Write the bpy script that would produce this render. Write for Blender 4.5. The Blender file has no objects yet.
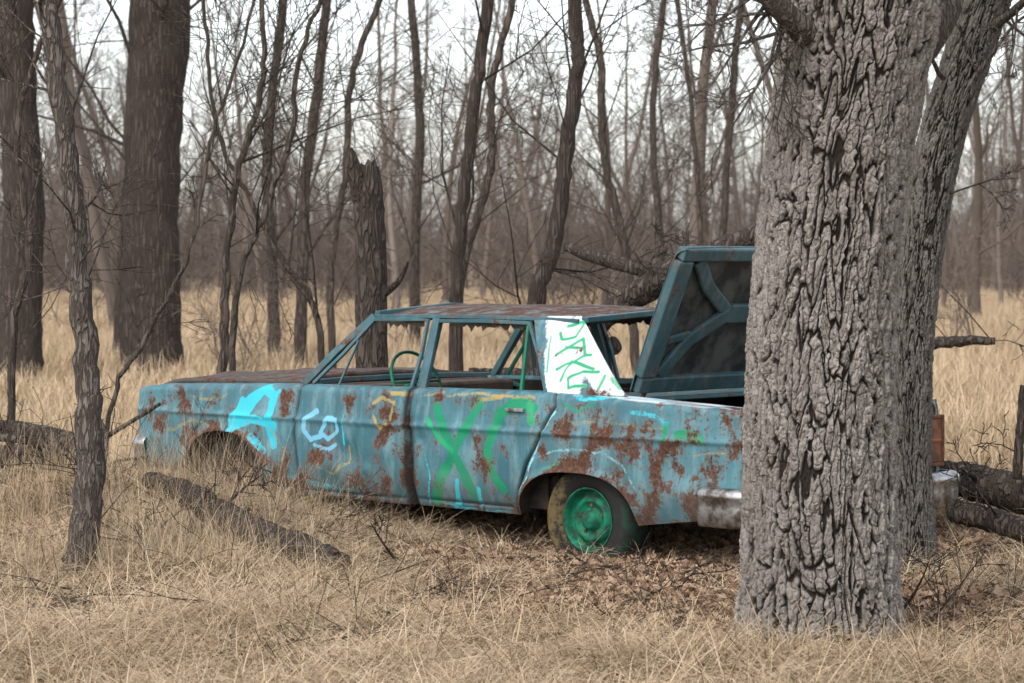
import bpy, math, random
import numpy as np
from mathutils import Vector, Matrix
random.seed(7); np.random.seed(7)
R=random.random
def U(a,b): return a+(b-a)*random.random()
scene=bpy.context.scene
F_PX=2800.0; YH=255.0; CH=1.55

# ---------------------------------------------------------------- helpers
def P(px,py,d): return Vector(((px-512)/F_PX*d, d, CH-(py-YH)/F_PX*d))
def ghn(x,y):
    q=np.exp(-(((x-.5)/2.4)**2+((y-15.0)/1.9)**2)**1.5)
    m=.26*np.exp(-((x+2.0)/1.15)**2-((y-14.6)/.9)**2)
    return m-.10*q*(1-m*3)+(1-q)*(0.035*np.sin(x*.9+1.0)*np.cos(y*.7)+0.02*np.sin(x*2.1+y*1.3)-.015)
def gh(x,y): return float(ghn(x,y))
def link(ob,parent=None,coll=None):
    (coll or scene.collection).objects.link(ob)
    if parent is not None: ob.parent=parent
    return ob
def mk(name,V,F,mat,smooth=True,parent=None,coll=None):
    me=bpy.data.meshes.new(name); me.from_pydata([tuple(v) for v in V],[],F); me.update()
    if smooth: me.polygons.foreach_set('use_smooth',[True]*len(me.polygons))
    if mat: me.materials.append(mat)
    return link(bpy.data.objects.new(name,me),parent,coll)
def fast(name,V,Fq,mat,parent=None,coll=None,smooth=True):
    V=np.asarray(V,dtype=np.float32); Fq=np.asarray(Fq,dtype=np.int32)
    me=bpy.data.meshes.new(name)
    me.vertices.add(len(V)); me.vertices.foreach_set('co',V.ravel())
    me.loops.add(Fq.size); me.loops.foreach_set('vertex_index',Fq.ravel())
    me.polygons.add(len(Fq)); me.polygons.foreach_set('loop_start',np.arange(0,Fq.size,4,dtype=np.int32))
    me.update(calc_edges=True)
    if smooth: me.polygons.foreach_set('use_smooth',np.ones(len(Fq),dtype=bool))
    if mat: me.materials.append(mat)
    return link(bpy.data.objects.new(name,me),parent,coll)
def gridfaces(nu,nv,wrap=False):
    i=np.arange(nu if wrap else nu-1); j=np.arange(nv-1)
    I,J=np.meshgrid(i,j,indexing='ij'); I2=(I+1)%nu
    return np.stack([I*nv+J,I2*nv+J,I2*nv+J+1,I*nv+J+1],-1).reshape(-1,4)
def fattr(me,name,arr,typ='FLOAT'):
    a=me.attributes.new(name,typ,'POINT'); arr=np.asarray(arr,dtype=np.float32)
    key={'FLOAT':'value','FLOAT_COLOR':'color','FLOAT_VECTOR':'vector'}[typ]
    a.data.foreach_set(key,arr.ravel())
def h3(i,j,k,s=0):
    n=(i*374761393+j*668265263+k*2147483+s*1274126177)&0xffffffff
    n=((n^(n>>13))*1274126177)&0xffffffff
    n=(n^(n>>16))&0xffffffff
    return n/4294967295.0
def vnoise(x,y,z,s=0):
    x=np.asarray(x,dtype=float);y=np.asarray(y,dtype=float);z=np.asarray(z,dtype=float)
    xi=np.floor(x).astype(np.int64);yi=np.floor(y).astype(np.int64);zi=np.floor(z).astype(np.int64)
    f=[x-xi,y-yi,z-zi]; f=[a*a*(3-2*a) for a in f]
    r=0
    for dx in(0,1):
        for dy in(0,1):
            for dz in(0,1):
                w=(f[0] if dx else 1-f[0])*(f[1] if dy else 1-f[1])*(f[2] if dz else 1-f[2])
                r=r+w*h3(xi+dx,yi+dy,zi+dz,s)
    return r
def catmull(pts,rad,sub):
    out=[];ro=[];n=len(pts)
    for i in range(n-1):
        p0=pts[max(i-1,0)];p1=pts[i];p2=pts[i+1];p3=pts[min(i+2,n-1)]
        for k in range(sub):
            t=k/sub
            q=0.5*((2*p1)+(-p0+p2)*t+(2*p0-5*p1+4*p2-p3)*t*t+(-p0+3*p1-3*p2+p3)*t**3)
            out.append(q);ro.append(rad[i]*(1-t)+rad[i+1]*t)
    out.append(pts[-1]);ro.append(rad[-1]);return out,ro
def tube(V,F,pts,rad,n,cap=False,rough=0.0):
    base=len(V);m=len(pts)
    t=(pts[1]-pts[0]).normalized()
    a=t.orthogonal().normalized()
    for i in range(m):
        if i<m-1: t=(pts[i+1]-pts[i])
        else: t=(pts[i]-pts[i-1])
        if t.length<1e-9: t=Vector((0,0,1))
        t=t.normalized(); a=(a-t*a.dot(t))
        if a.length<1e-6: a=t.orthogonal()
        a.normalize(); b=t.cross(a)
        for k in range(n):
            an=2*math.pi*k/n; r=rad[i]*(1+(U(-rough,rough) if rough else 0))
            V.append(pts[i]+a*(r*math.cos(an))+b*(r*math.sin(an)))
    for i in range(m-1):
        for k in range(n):
            k2=(k+1)%n
            F.append((base+i*n+k,base+i*n+k2,base+(i+1)*n+k2,base+(i+1)*n+k))
    if cap:
        F.append(tuple(base+k for k in range(n))[::-1]); F.append(tuple(base+(m-1)*n+k for k in range(n)))
def rvec():
    while True:
        v=Vector((U(-1,1),U(-1,1),U(-1,1)))
        if .01<v.length<1: return v.normalized()
def grow(V,F,p,d,L,r,depth,maxd,rmin=.003,wig=.25,upb=.06,kids=(3,6),klen=(.35,.7)):
    ns=max(3,int(L/ (0.22 if depth else .5))) if L>.5 else 3
    ns=min(ns,12)
    pts=[p.copy()];rad=[r];q=p.copy();dd=d.copy()
    for i in range(ns):
        dd=(dd+rvec()*wig+Vector((0,0,upb))).normalized()
        q=q+dd*(L/ns); pts.append(q.copy()); rad.append(max(rmin,r*(1-.8*(i+1)/ns)))
    n=7 if r>.05 else (5 if r>.02 else 3)
    tube(V,F,pts,rad,n)
    if depth<maxd:
        nk=random.randint(*kids)
        for k in range(nk):
            t=U(.2,.98); i=min(ns-1,int(t*ns)); b=pts[i].lerp(pts[i+1],t*ns-i)
            ax=(pts[i+1]-pts[i]).normalized()
            side=rvec(); side=(side-ax*side.dot(ax)).normalized()
            nd=(ax*U(.4,1)+side*U(.6,1.1)).normalized()
            rr=max(rmin,rad[i]*U(.35,.6))
            grow(V,F,b,nd,L*U(*klen)*(1.1-.5*t),rr,depth+1,maxd,rmin,wig,upb,kids,klen)

# ---------------------------------------------------------------- node helper
class NB:
    def __init__(s,name):
        s.m=bpy.data.materials.new(name); s.m.use_nodes=True; s.t=s.m.node_tree
        s.b=s.t.nodes['Principled BSDF']; s.out=s.t.nodes['Material Output']
        s.tc=None
    def n(s,typ,**kw):
        x=s.t.nodes.new(typ)
        for k,v in kw.items(): setattr(x,k,v)
        return x
    def l(s,a,b): s.t.links.new(a,b)
    def coord(s,scale=(1,1,1),kind='Object'):
        if s.tc is None: s.tc=s.n('ShaderNodeTexCoord')
        m=s.n('ShaderNodeMapping'); m.inputs['Scale'].default_value=scale
        s.l(s.tc.outputs[kind],m.inputs['Vector']); return m.outputs[0]
    def noise(s,vec,scale,detail=4,rough=.55,dist=0):
        x=s.n('ShaderNodeTexNoise'); x.inputs['Scale'].default_value=scale;x.inputs['Detail'].default_value=detail
        x.inputs['Roughness'].default_value=rough; x.inputs['Distortion'].default_value=dist
        s.l(vec,x.inputs['Vector']); return x.outputs['Fac']
    def ramp(s,fac,stops):
        r=s.n('ShaderNodeValToRGB'); e=r.color_ramp.elements
        while len(e)<len(stops): e.new(.5)
        for el,(p,c) in zip(e,stops):
            el.position=p; el.color=(*c,1) if len(c)==3 else c
        s.l(fac,r.inputs[0]); return r.outputs[0]
    def step(s,fac,a,b):
        r=s.n('ShaderNodeMapRange'); r.interpolation_type='SMOOTHSTEP'
        r.inputs['From Min'].default_value=a;r.inputs['From Max'].default_value=b
        s.l(fac,r.inputs['Value']); return r.outputs[0]
    def math(s,op,a,b=None):
        m=s.n('ShaderNodeMath',operation=op)
        for i,v in enumerate((a,b)):
            if v is None: continue
            if isinstance(v,(int,float)): m.inputs[i].default_value=v
            else: s.l(v,m.inputs[i])
        return m.outputs[0]
    def mix(s,fac,a,b,mode='MIX'):
        m=s.n('ShaderNodeMixRGB',blend_type=mode)
        for i,v in enumerate((fac,a,b)):
            if isinstance(v,(int,float)): m.inputs[i].default_value=v
            elif isinstance(v,tuple): m.inputs[i].default_value=(*v,1)
            else: s.l(v,m.inputs[i])
        return m.outputs[0]
    def bump(s,h,strength=.5,dist=.01):
        b=s.n('ShaderNodeBump'); b.inputs['Strength'].default_value=strength;b.inputs['Distance'].default_value=dist
        s.l(h,b.inputs['Height']); s.l(b.outputs[0],s.b.inputs['Normal'])
    def col(s,c):
        if isinstance(c,tuple): s.b.inputs['Base Color'].default_value=(*c,1)
        else: s.l(c,s.b.inputs['Base Color'])
    def rough(s,r,spec=.3,metal=0):
        if isinstance(r,(int,float)): s.b.inputs['Roughness'].default_value=r
        else: s.l(r,s.b.inputs['Roughness'])
        s.b.inputs['Specular IOR Level'].default_value=spec; s.b.inputs['Metallic'].default_value=metal
    def attr(s,name):
        a=s.n('ShaderNodeAttribute'); a.attribute_name=name; return a

def bark_mat(name,light,dark,sc=(26,26,6),bstr=.8,e1=.28):
    b=NB(name); v=b.coord(sc)
    nz=b.noise(b.coord((3,3,1.2)),2.0,2)
    w=b.n('ShaderNodeTexVoronoi',feature='DISTANCE_TO_EDGE'); w.inputs['Scale'].default_value=1.0
    nn=b.n('ShaderNodeTexNoise'); nn.inputs['Scale'].default_value=1.2; b.l(v,nn.inputs['Vector'])
    sc2=b.n('ShaderNodeVectorMath',operation='SCALE'); sc2.inputs['Scale'].default_value=1.8
    b.l(nn.outputs['Color'],sc2.inputs[0])
    ad=b.n('ShaderNodeVectorMath',operation='ADD'); b.l(v,ad.inputs[0]); b.l(sc2.outputs[0],ad.inputs[1]); b.l(ad.outputs[0],w.inputs['Vector'])
    e=b.step(w.outputs['Distance'],0.0,e1)
    fine=b.noise(b.coord((60,60,14)),1.5,4,.7)
    c=b.mix(e,dark,light)
    c=b.mix(b.math('MULTIPLY',fine,.8),c,tuple(x*.35 for x in light))
    c=b.mix(b.step(nz,.35,.75),c,b.mix(.5,c,tuple(x*.55 for x in light)))
    b.col(c); b.rough(.95,.1)
    h=b.math('ADD',e,b.math('MULTIPLY',fine,.5)); b.bump(h,bstr,.02)
    return b.m
M_bark=bark_mat('bark_greybrown',(.21,.178,.155),(.045,.037,.031),(40,40,8))
M_barkdark=bark_mat('bark_dark',(.135,.108,.092),(.034,.027,.023),(26,26,2.6),.8,.35)
M_dead=bark_mat('dead_wood',(.145,.117,.098),(.034,.027,.022),(20,20,5),1)
def twigmat(name,c1,c2):
    b=NB(name); oi=b.n('ShaderNodeObjectInfo')
    c=b.mix(oi.outputs['Random'],c1,c2)
    b.col(c); b.rough(.95,.1); return b.m
M_farhaze=twigmat('far_bark_haze',(.098,.076,.062),(.175,.143,.12))  # far-tree bark with distance haze put into its colours
M_mid=bark_mat('bark_mid',(.15,.12,.10),(.040,.032,.026),(22,22,4),.8)

# ---------------------------------------------------------------- world / light / camera
w=bpy.data.worlds.new("World"); scene.world=w; w.use_nodes=True
nt=w.node_tree; bg=nt.nodes['Background']
sky=nt.nodes.new('ShaderNodeTexSky'); sky.sky_type='NISHITA'; sky.sun_disc=False
sky.sun_elevation=math.radians(48); sky.sun_rotation=math.radians(215); sky.air_density=1.0; sky.dust_density=2.0
hs=nt.nodes.new('ShaderNodeHueSaturation'); hs.inputs['Saturation'].default_value=.36; hs.inputs['Value'].default_value=2.3
nt.links.new(sky.outputs[0],hs.inputs['Color']); nt.links.new(hs.outputs[0],bg.inputs['Color']); bg.inputs['Strength'].default_value=.15
sl=bpy.data.lights.new('sun','SUN'); sl.energy=1.5; sl.angle=math.radians(15); sl.color=(1,.95,.89)
so=link(bpy.data.objects.new('sun',sl))
el,az=math.radians(48),math.radians(215)
sd=Vector((math.sin(az)*math.cos(el),math.cos(az)*math.cos(el),math.sin(el)))
so.rotation_euler=sd.to_track_quat('Z','Y').to_euler()
cam=bpy.data.cameras.new('camera'); co=link(bpy.data.objects.new('camera',cam))
cam.sensor_width=36; cam.lens=F_PX/1024*36; cam.clip_end=3000; cam.clip_start=.1
co.location=(0,0,CH); co.rotation_euler=(math.radians(90)-math.atan((341.5-YH)/F_PX),0,0)
cam.dof.use_dof=True; cam.dof.focus_distance=13.0; cam.dof.aperture_fstop=6.3
scene.camera=co
scene.view_settings.view_transform='Standard'; scene.view_settings.look='None'; scene.view_settings.exposure=0

# ---------------------------------------------------------------- ground
def axis(a,b,c,d,fine,coarse):
    x=list(np.arange(b,c,fine)); 
    l=[b]; s=fine
    while l[-1]>a: s*=1.25; l.append(l[-1]-s)
    r=[x[-1]]; s=fine
    while r[-1]<d: s*=1.25; r.append(r[-1]+s)
    return np.array(sorted(l[1:])+x+r[1:])
gx=axis(-900,-9,9,900,.12,1); gy=axis(-200,6,26,1500,.12,1)
X,Y=np.meshgrid(gx,gy,indexing='ij')
Z=ghn(X,Y)*np.clip(1.6-np.hypot(X,Y-14)/60,0,1)+ (vnoise(X*3,Y*3,X*0)-.5)*.04*np.clip(1.6-np.hypot(X,Y-14)/30,0,1)
b=NB('ground_soil_straw'); v=b.coord()
n1=b.noise(v,.8,3); n2=b.noise(v,14,4,.7); n3=b.noise(b.coord((60,9,1)),1.5,3,.7)
c=b.ramp(n2,[(.3,(.10,.07,.048)),(.5,(.22,.16,.105)),(.7,(.33,.25,.165))])
c=b.mix(b.step(n1,.4,.65),c,b.ramp(n3,[(.3,(.17,.125,.08)),(.65,(.38,.29,.19))]))
b.col(c); b.rough(1,.05)
fast('ground',np.stack([X,Y,Z],-1).reshape(-1,3),gridfaces(len(gx),len(gy)),b.m)

# ---------------------------------------------------------------- oak trunk with modelled bark
def vor2(u,v,per,seed):
    ui=np.floor(u).astype(np.int64);vi=np.floor(v).astype(np.int64)
    f1=np.full(u.shape,9.);f2=np.full(u.shape,9.);cid=np.zeros(u.shape)
    for du in(-1,0,1):
        for dv in(-1,0,1):
            ci=ui+du;cj=vi+dv;cw=np.mod(ci,per)
            px=ci+.05+.9*h3(cw,cj,cj*0+1,seed);py=cj+.05+.9*h3(cw,cj,cj*0+2,seed)
            d=np.hypot(px-u,py-v); r=h3(cw,cj,cj*0+3,seed)
            nf1=np.minimum(f1,d); f2=np.minimum(f2,np.maximum(f1,d)); cid=np.where(d<f1,r,cid); f1=nf1
    return f2-f1,cid
def bark_trunk(name,pts,rads,nth,nh,per,cellh,depth,mat,parent,seed,flare=0):
    P2,R2=catmull(pts,rads,16); P2=np.array([tuple(p) for p in P2]);R2=np.array(R2)
    L=np.concatenate([[0],np.cumsum(np.linalg.norm(np.diff(P2,axis=0),axis=1))])
    hh=np.linspace(0,L[-1],nh)
    C=np.stack([np.interp(hh,L,P2[:,k]) for k in range(3)],-1); RR=np.interp(hh,L,R2)
    th=np.linspace(0,2*np.pi,nth,endpoint=False)
    TH,H=np.meshgrid(th,hh,indexing='ij')
    cx,cy=np.cos(TH),np.sin(TH)
    base=TH/(2*np.pi)*per
    wu=(vnoise(cx*3+9,cy*3+9,H*2.0,seed)-.5)*2.0+(vnoise(cx*9+9,cy*9+9,H*6,seed+1)-.5)*.6+(vnoise(cx*24+9,cy*24+9,H*45,seed+4)-.5)*.5
    wv=(vnoise(cx*7+30,cy*7+9,H*5,seed+2)-.5)*1.6
    e,cid=vor2(base+wu,H/cellh+wv,per,seed)
    e2,c2=vor2(base*1.0+wu+.5,H/(cellh*.26)+wv*2.5,per,seed+5)
    e3,c3=vor2(TH/(2*np.pi)*per*3+wu*2,H/(cellh*.18),per*3,seed+9)
    ridge=np.clip((e-.05)/.25,0,1); ridge=1-(1-ridge)**2
    crack=np.clip(e2/.12,0,1)
    flake=np.clip(e3/.2,0,1)
    fine=vnoise(cx*RR*190,cy*RR*190,H*60,seed+7); med=vnoise(cx*RR*60,cy*RR*60,H*18,seed+6)
    disp=depth*(ridge*(.66+.34*c2)+.38*(crack-1)*ridge+.18*(flake-1)*ridge+.28*(fine-.5)+.22*(med-.5)*ridge-1.0)
    big=(vnoise(cx*1.7+3,cy*1.7+3,H*1.2,seed+8)-.5)*.10
    fl=0
    if flare: fl=flare*np.exp(-H/.16)*(.55+.6*np.sin(TH*3+1)+.45*np.sin(TH*5+.3))
    r=RR[None,:]*(1+big)+disp+fl
    V=np.stack([C[None,:,0]+r*cx,C[None,:,1]+r*cy,C[None,:,2]+0*r],-1).reshape(-1,3)
    ob=fast(name,V,gridfaces(nth,nh,True),mat,parent)
    fattr(ob.data,'ridge',(ridge*(.45+.40*crack+.15*flake)).ravel()); fattr(ob.data,'cell',(c2*.6+c3*.4).ravel())
    return ob
def oakmat(name,tint=1.0):
    b=NB(name); r=b.attr('ridge').outputs['Fac']; ci=b.attr('cell').outputs['Fac']
    fine=b.noise(b.coord((90,90,22)),1.3,5,.75); big=b.noise(b.coord((1,1,.5)),2.5,2); mid=b.noise(b.coord((1,1,1)),38,4,.7)
    plate=b.mix(ci,(.18*tint,.16*tint,.142*tint),(.33*tint,.303*tint,.275*tint))
    plate=b.mix(b.step(fine,.42,.68),plate,(.10*tint,.085*tint,.074*tint))
    plate=b.mix(b.step(mid,.56,.7),plate,(.38*tint,.356*tint,.325*tint))
    plate=b.mix(b.math('MULTIPLY',b.step(big,.4,.7),.4),plate,(.13*tint,.113*tint,.098*tint))
    c=b.mix(b.step(r,.14,.76),(.024,.019,.016),plate)
    b.col(c); b.rough(.95,.12); b.bump(b.math('ADD',fine,mid),.7,.006); return b.m
M_oak=oakmat('oak_bark'); M_oak2=oakmat('oak_bark_dull',.62)

def empty(name,loc=(0,0,0)):
    e=bpy.data.objects.new(name,None); e.location=loc; e.empty_display_size=.3; return link(e)

oak=empty('oak_tree')
d=11.0
def wr(w,d): return w/2/(F_PX/d)
pts=[P(820,698,d),P(820,662,d),P(821,590,d),P(820,460,d),P(823,330,d),P(833,200,d),P(846,90,d),P(860,0,d),P(876,-110,d)]
rad=[wr(w_,d) for w_ in (200,186,162,154,151,147,152,164,150)]
bark_trunk('trunk',pts,rad,760,1250,46,.23,.029,M_oak,oak,3,flare=.055)
V=[];F=[]
top=pts[-1]
up=[top-Vector((0,0,.15)),top+Vector((.15,.1,1.2)),top+Vector((.1,.3,2.8)),top+Vector((.4,.2,5))]
q,r_=catmull(up,[.27,.22,.16,.07],6); tube(V,F,q,r_,14)
random.seed(3)
for i in range(9):
    k=random.randint(3,len(q)-2); s_=rvec(); s_.z=abs(s_.z)*.6+.1
    grow(V,F,q[k],s_.normalized(),U(1.8,3.2),r_[k]*.5,0,3,.004,.3,.05)
a,rr_=catmull([P(838,60,d),P(812,40,d-.15),P(784,14,d-.3),P(756,-18,d-.4),P(700,-90,d-.6)],[.07,.06,.048,.04,.03],6); tube(V,F,a,rr_,12,rough=.06)
for (x0,y0,x1,y1,dd) in [(772,8,735,30,.3),(760,0,775,60,.35),(785,22,772,110,.2),(765,5,690,-20,.4),(800,38,745,95,.3),(770,15,715,45,.6),(755,-5,690,20,.4),(780,20,760,140,.4),(765,5,740,90,.5),(790,30,700,70,.4)]:
    p0=P(x0,y0,d-.3);p1=P(x1,y1,d-dd); grow(V,F,p0,(p1-p0).normalized(),(p1-p0).length*1.3,.010,0,2,.002,.35,-.02,(4,6))
a,rr_=catmull([P(885,60,d),P(925,20,d+.1),P(940,-30,d+.2),P(960,-120,d+.3)],[.13,.12,.10,.08],6); tube(V,F,a,rr_,14,rough=.05)
mk('limbs',V,F,M_bark,True,oak)

oak2=empty('oak_tree')
d=13.7
pts=[P(916,625,d),P(916,590,d),P(912,470,d),P(912,360,d),P(920,260,d),P(938,150,d),P(962,70,d),P(988,-10,d),P(1010,-90,d)]
rad=[wr(w_,d) for w_ in (66,54,44,44,46,50,52,52,50)]
bark_trunk('trunk',pts,rad,320,800,24,.19,.020,M_oak2,oak2,11,flare=.02)
V=[];F=[]; top=pts[-1]
q,r_=catmull([top-Vector((0,0,.1)),top+Vector((.5,.2,1.4)),top+Vector((.8,.1,3.5))],[.13,.10,.05],6); tube(V,F,q,r_,10)
for i in range(7):
    k=random.randint(1,len(q)-2); s_=rvec(); s_.z=abs(s_.z)*.6+.1
    grow(V,F,q[k],s_.normalized(),U(1.5,2.6),r_[k]*.5,0,3,.004,.3,.05)
for (x0,y0,x1,y1,ln,r0) in [(975,40,1030,10,.9,.03),(950,110,1010,60,.8,.02),(930,200,1000,190,.5,.008),(985,5,1024,60,.6,.012),(955,90,900,40,.5,.02)]:
    p0=P(x0,y0,d);p1=P(x1,y1,d-.2); grow(V,F,p0,(p1-p0).normalized(),ln,r0,0,3,.0025,.3,.0)
mk('limbs',V,F,M_bark,True,oak2)

# ---------------------------------------------------------------- individual trees
def img_tree(name,px,d,ws,seed,nb=14,bl=(.6,1.8),mat=None,ext=3.5,maxd=3,jit=.02,zmin=.8,nside=12,up=True,rb=.3,kids=(3,5)):
    random.seed(seed)
    pts=[P(x,y,d) for x,y in px]; rad=[wr(w_,d) for w_ in ws]
    pts[0].z=min(pts[0].z,-.1)
    if up:
        t=(pts[-1]-pts[-2]).normalized()
        pts.append(pts[-1]+t*ext*.5+rvec()*.2); rad.append(rad[-1]*.7)
        pts.append(pts[-1]+t*ext*.5+rvec()*.3); rad.append(rad[-1]*.4)
    q,r_=catmull(pts,rad,8)
    q=[p+rvec()*jit*.6 for p in q]
    V=[];F=[]; tube(V,F,q,r_,nside,rough=.06)
    c=[i for i in range(len(q)-1) if q[i].z>zmin]
    for i in range(nb):
        k=random.choice(c); ax=(q[k+1]-q[k]).normalized(); s_=rvec(); s_=(s_-ax*s_.dot(ax)).normalized()
        dr=(s_*.8+ax*U(.3,1.3)).normalized()
        grow(V,F,q[k],dr,U(*bl),min(.018+.0005*d,max(.005,r_[k]*U(.12,rb))),0,maxd-1,.0016+.00006*d,.26,.05,kids)
    return mk(name,V,F,mat or M_mid,True)
img_tree('bare_tree',[(72,610),(76,575),(88,480),(88,390),(78,270),(67,140),(50,20),(40,-60)],13.0,[46,34,29,26,22,20,20,18],21,nb=16,bl=(.35,.9),mat=M_bark,zmin=1.1,nside=20,rb=.2)
img_tree('bare_tree',[(152,380),(151,330),(150,220),(156,100),(162,10),(165,-80)],33,[66,60,56,57,60,50],22,nb=16,bl=(2,4.),mat=M_barkdark,nside=22,ext=6,zmin=2.9,rb=.15)
img_tree('bare_tree',[(18,380),(20,330),(24,200),(18,90),(14,0),(5,-80)],32,[50,44,40,38,42,38],23,nb=14,bl=(2,4.),mat=M_barkdark,nside=20,ext=6,zmin=2.4,rb=.15)
img_tree('bare_tree',[(122,380),(124,300),(134,150),(138,0)],37,[22,18,16,14],24,nb=10,bl=(1.5,4),mat=M_barkdark,ext=5)
img_tree('bare_tree',[(222,395),(224,330),(228,250),(240,165),(262,90),(262,0)],19,[11,10,8,7,6,5],25,nb=16,bl=(.6,1.6),mat=M_mid,rb=.5)
img_tree('bare_tree',[(232,395),(236,300),(262,220),(290,140),(300,60),(330,-20)],18,[8,7,6,6,5,4],26,nb=13,bl=(.6,1.6),mat=M_mid,rb=.5)
img_tree('bare_tree',[(330,380),(318,320),(285,265),(250,200),(215,120),(205,0)],20,[8,7,6,5,4,4],27,nb=11,bl=(.6,1.5),mat=M_mid,rb=.5)
img_tree('bare_tree',[(455,400),(456,300),(462,210),(474,110),(487,0)],21,[16,14,13,12,12],28,nb=12,bl=(.7,1.8),mat=M_barkdark)
img_tree('bare_tree',[(458,400),(460,290),(490,170),(492,90),(510,10)],23,[10,9,9,8,7],29,nb=12,bl=(.7,2),mat=M_mid)
img_tree('bare_tree',[(525,400),(536,305),(553,245),(566,150),(578,65),(574,0)],19.5,[24,20,17,16,15,14],30,nb=11,bl=(.7,1.6),mat=M_barkdark,rb=.25)
img_tree('bare_tree',[(300,340),(302,280),(306,180),(318,90),(328,0)],34,[14,12,11,10,9],31,nb=14,bl=(1.5,3.2),mat=M_mid)
img_tree('bare_tree',[(275,340),(272,260),(268,150),(285,0)],38,[13,11,10,9],32,nb=14,bl=(1.5,3.2),mat=M_mid)
img_tree('bare_tree',[(335,340),(330,280),(345,180),(352,80),(380,0)],30,[8,8,7,7,6],33,nb=14,bl=(1.,2.6),mat=M_mid)
img_tree('bare_tree',[(640,340),(625,250),(604,160),(600,60),(585,0)],30,[10,9,8,8,7],34,nb=15,bl=(1.,2.8),mat=M_mid)
img_tree('bare_tree',[(415,340),(415,250),(420,120),(412,0)],42,[12,10,9,8],35,nb=14,bl=(1.5,3.6),mat=M_mid)
img_tree('bare_tree',[(722,340),(722,250),(730,120),(742,0)],40,[9,8,7,7],36,nb=15,bl=(1.5,3.6),mat=M_mid)
img_tree('bare_tree',[(662,340),(660,240),(652,120),(664,0)],45,[10,8,7,6],37,nb=15,bl=(1.5,3.6),mat=M_mid)
img_tree('bare_tree',[(690,340),(700,240),(692,120),(676,0)],36,[7,6,5,5],39,nb=15,bl=(1.,3),mat=M_mid)
img_tree('bare_tree',[(10,440),(14,330),(30,250),(20,120),(60,0)],17,[9,8,7,6,5],38,nb=12,bl=(.5,1.4),mat=M_mid,rb=.5)
img_tree('bare_tree',[(105,480),(112,400),(150,330),(190,250),(215,130),(250,20)],16.8,[6,5,5,4,4,3],40,nb=11,bl=(.4,1.1),mat=M_mid,rb=.6)
sn=empty('broken_tree_snag'); random.seed(5)
V=[];F=[]; d=18
q,r_=catmull([P(373,430,d),P(371,340,d),P(371,250,d),P(368,195,d)],[wr(36,d),wr(32,d),wr(31,d),wr(31,d)],8)
q[0].z=-.1; tube(V,F,q,r_,22,rough=.05)
n=22;b0=len(V)-n
for k in range(n):
    V.append(V[b0+k]+Vector((0,0,.02+.12*R()+.16*max(0,math.cos(2*math.pi*k/n*1+2.4)))))
    V[-1]=V[-1].lerp(Vector((q[-1].x,q[-1].y,V[-1].z)),.18)
for k in range(n):
    k2=(k+1)%n; F.append((b0+k,b0+k2,b0+n+k2,b0+n+k))
cidx=len(V); V.append(q[-1]+Vector((0,0,-.02)))
for k in range(n): F.append((b0+n+k,b0+n+(k+1)%n,cidx))
q2,r2=catmull([P(366,205,d),P(358,180,d-.05),P(351,148,d-.1)],[.08,.06,.012],4); tube(V,F,q2,r2,9,rough=.12)
q2,r2=catmull([P(376,300,d),P(398,282,d-.05),P(408,262,d-.1)],[.03,.02,.008],4); tube(V,F,q2,r2,6)
mk('snag_trunk',V,F,M_dead,True,sn)

# ---------------------------------------------------------------- fallen wood
def log_obj(name,specs,seed,mat=M_dead,twigs=6,tl=(.2,.8)):
    random.seed(seed); V=[];F=[]
    for pts,rad in specs:
        q,r_=catmull(pts,rad,7); q=[p+rvec()*rad[0]*.12 for p in q]
        tube(V,F,q,r_,14,cap=True,rough=.09)
        for i in range(twigs):
            k=random.randint(1,len(q)-2); s_=rvec(); s_.z=abs(s_.z)
            grow(V,F,q[k],s_.normalized(),U(*tl),r_[k]*U(.12,.25),0,2,.003,.35,0)
    return mk(name,V,F,mat,True)
log_obj('fallen_tree',[([P(585,335,18.2),P(605,316,18),P(645,290,17.8),P(695,264,17.6),P(748,240,17.4),P(800,225,17.2)],[.07,.08,.09,.095,.085,.07]),
   ([P(566,246,18.6),P(590,256,18.4),P(635,267,18.1),P(672,270,17.9),P(690,268,17.7)],[.03,.04,.05,.055,.05]),
   ([P(470,372,19),P(500,374,19),P(560,372,18.6),P(615,345,18.2)],[.03,.04,.05,.06])],41,M_dead,2,(.2,.4))
def onground(px,d,up): 
    x=(px-512)/F_PX*d; return Vector((x,d,gh(x,d)+up))
log_obj('fallen_log',[([onground(342,13.25,.08),onground(305,13.4,.13),onground(262,13.65,.15),onground(225,13.9,.15),onground(188,14.2,.15),onground(150,14.5,.12)],[.082,.09,.085,.08,.068,.045])],42,M_dead,4,(.1,.35))
log_obj('fallen_log',[([P(930,476,15.9),P(960,480,16),P(1000,490,15.8),P(1060,505,15.5)],[.09,.10,.11,.11]),
   ([P(955,512,14.8),P(990,520,14.6),P(1050,540,14.2)],[.06,.065,.06]),([P(1024,385,15.5),P(1021,430,15.5),P(1018,480,15.5)],[.02,.025,.03])],43,M_dead,2,(.2,.5))
log_obj('fallen_branch',[([P(905,352,20),P(925,345,20),P(960,341,20),P(996,341,20)],[.045,.045,.04,.025])],44,M_dead,3)
random.seed(45); V=[];F=[]
for i in range(42):
    x=U(-60,115);dd=U(14.6,17.2);y=U(445,510)
    a=P(x,y,dd); dr=Vector((U(-1,.35),U(-.5,.5),U(-.15,.2))).normalized(); L=U(.4,.95); r0=U(.008,.035)
    a.z=max(a.z,.02)
    q,r_=catmull([a,a+dr*L*.5+rvec()*.06,a+dr*L],[r0,r0*.85,r0*.5],4); tube(V,F,q,r_,8,cap=True,rough=.08)
    for k in range(2): grow(V,F,q[random.randint(1,len(q)-2)],(dr+rvec()*.9).normalized(),U(.15,.5),max(.003,r0*.22),0,1,.002,.35,0)
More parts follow.
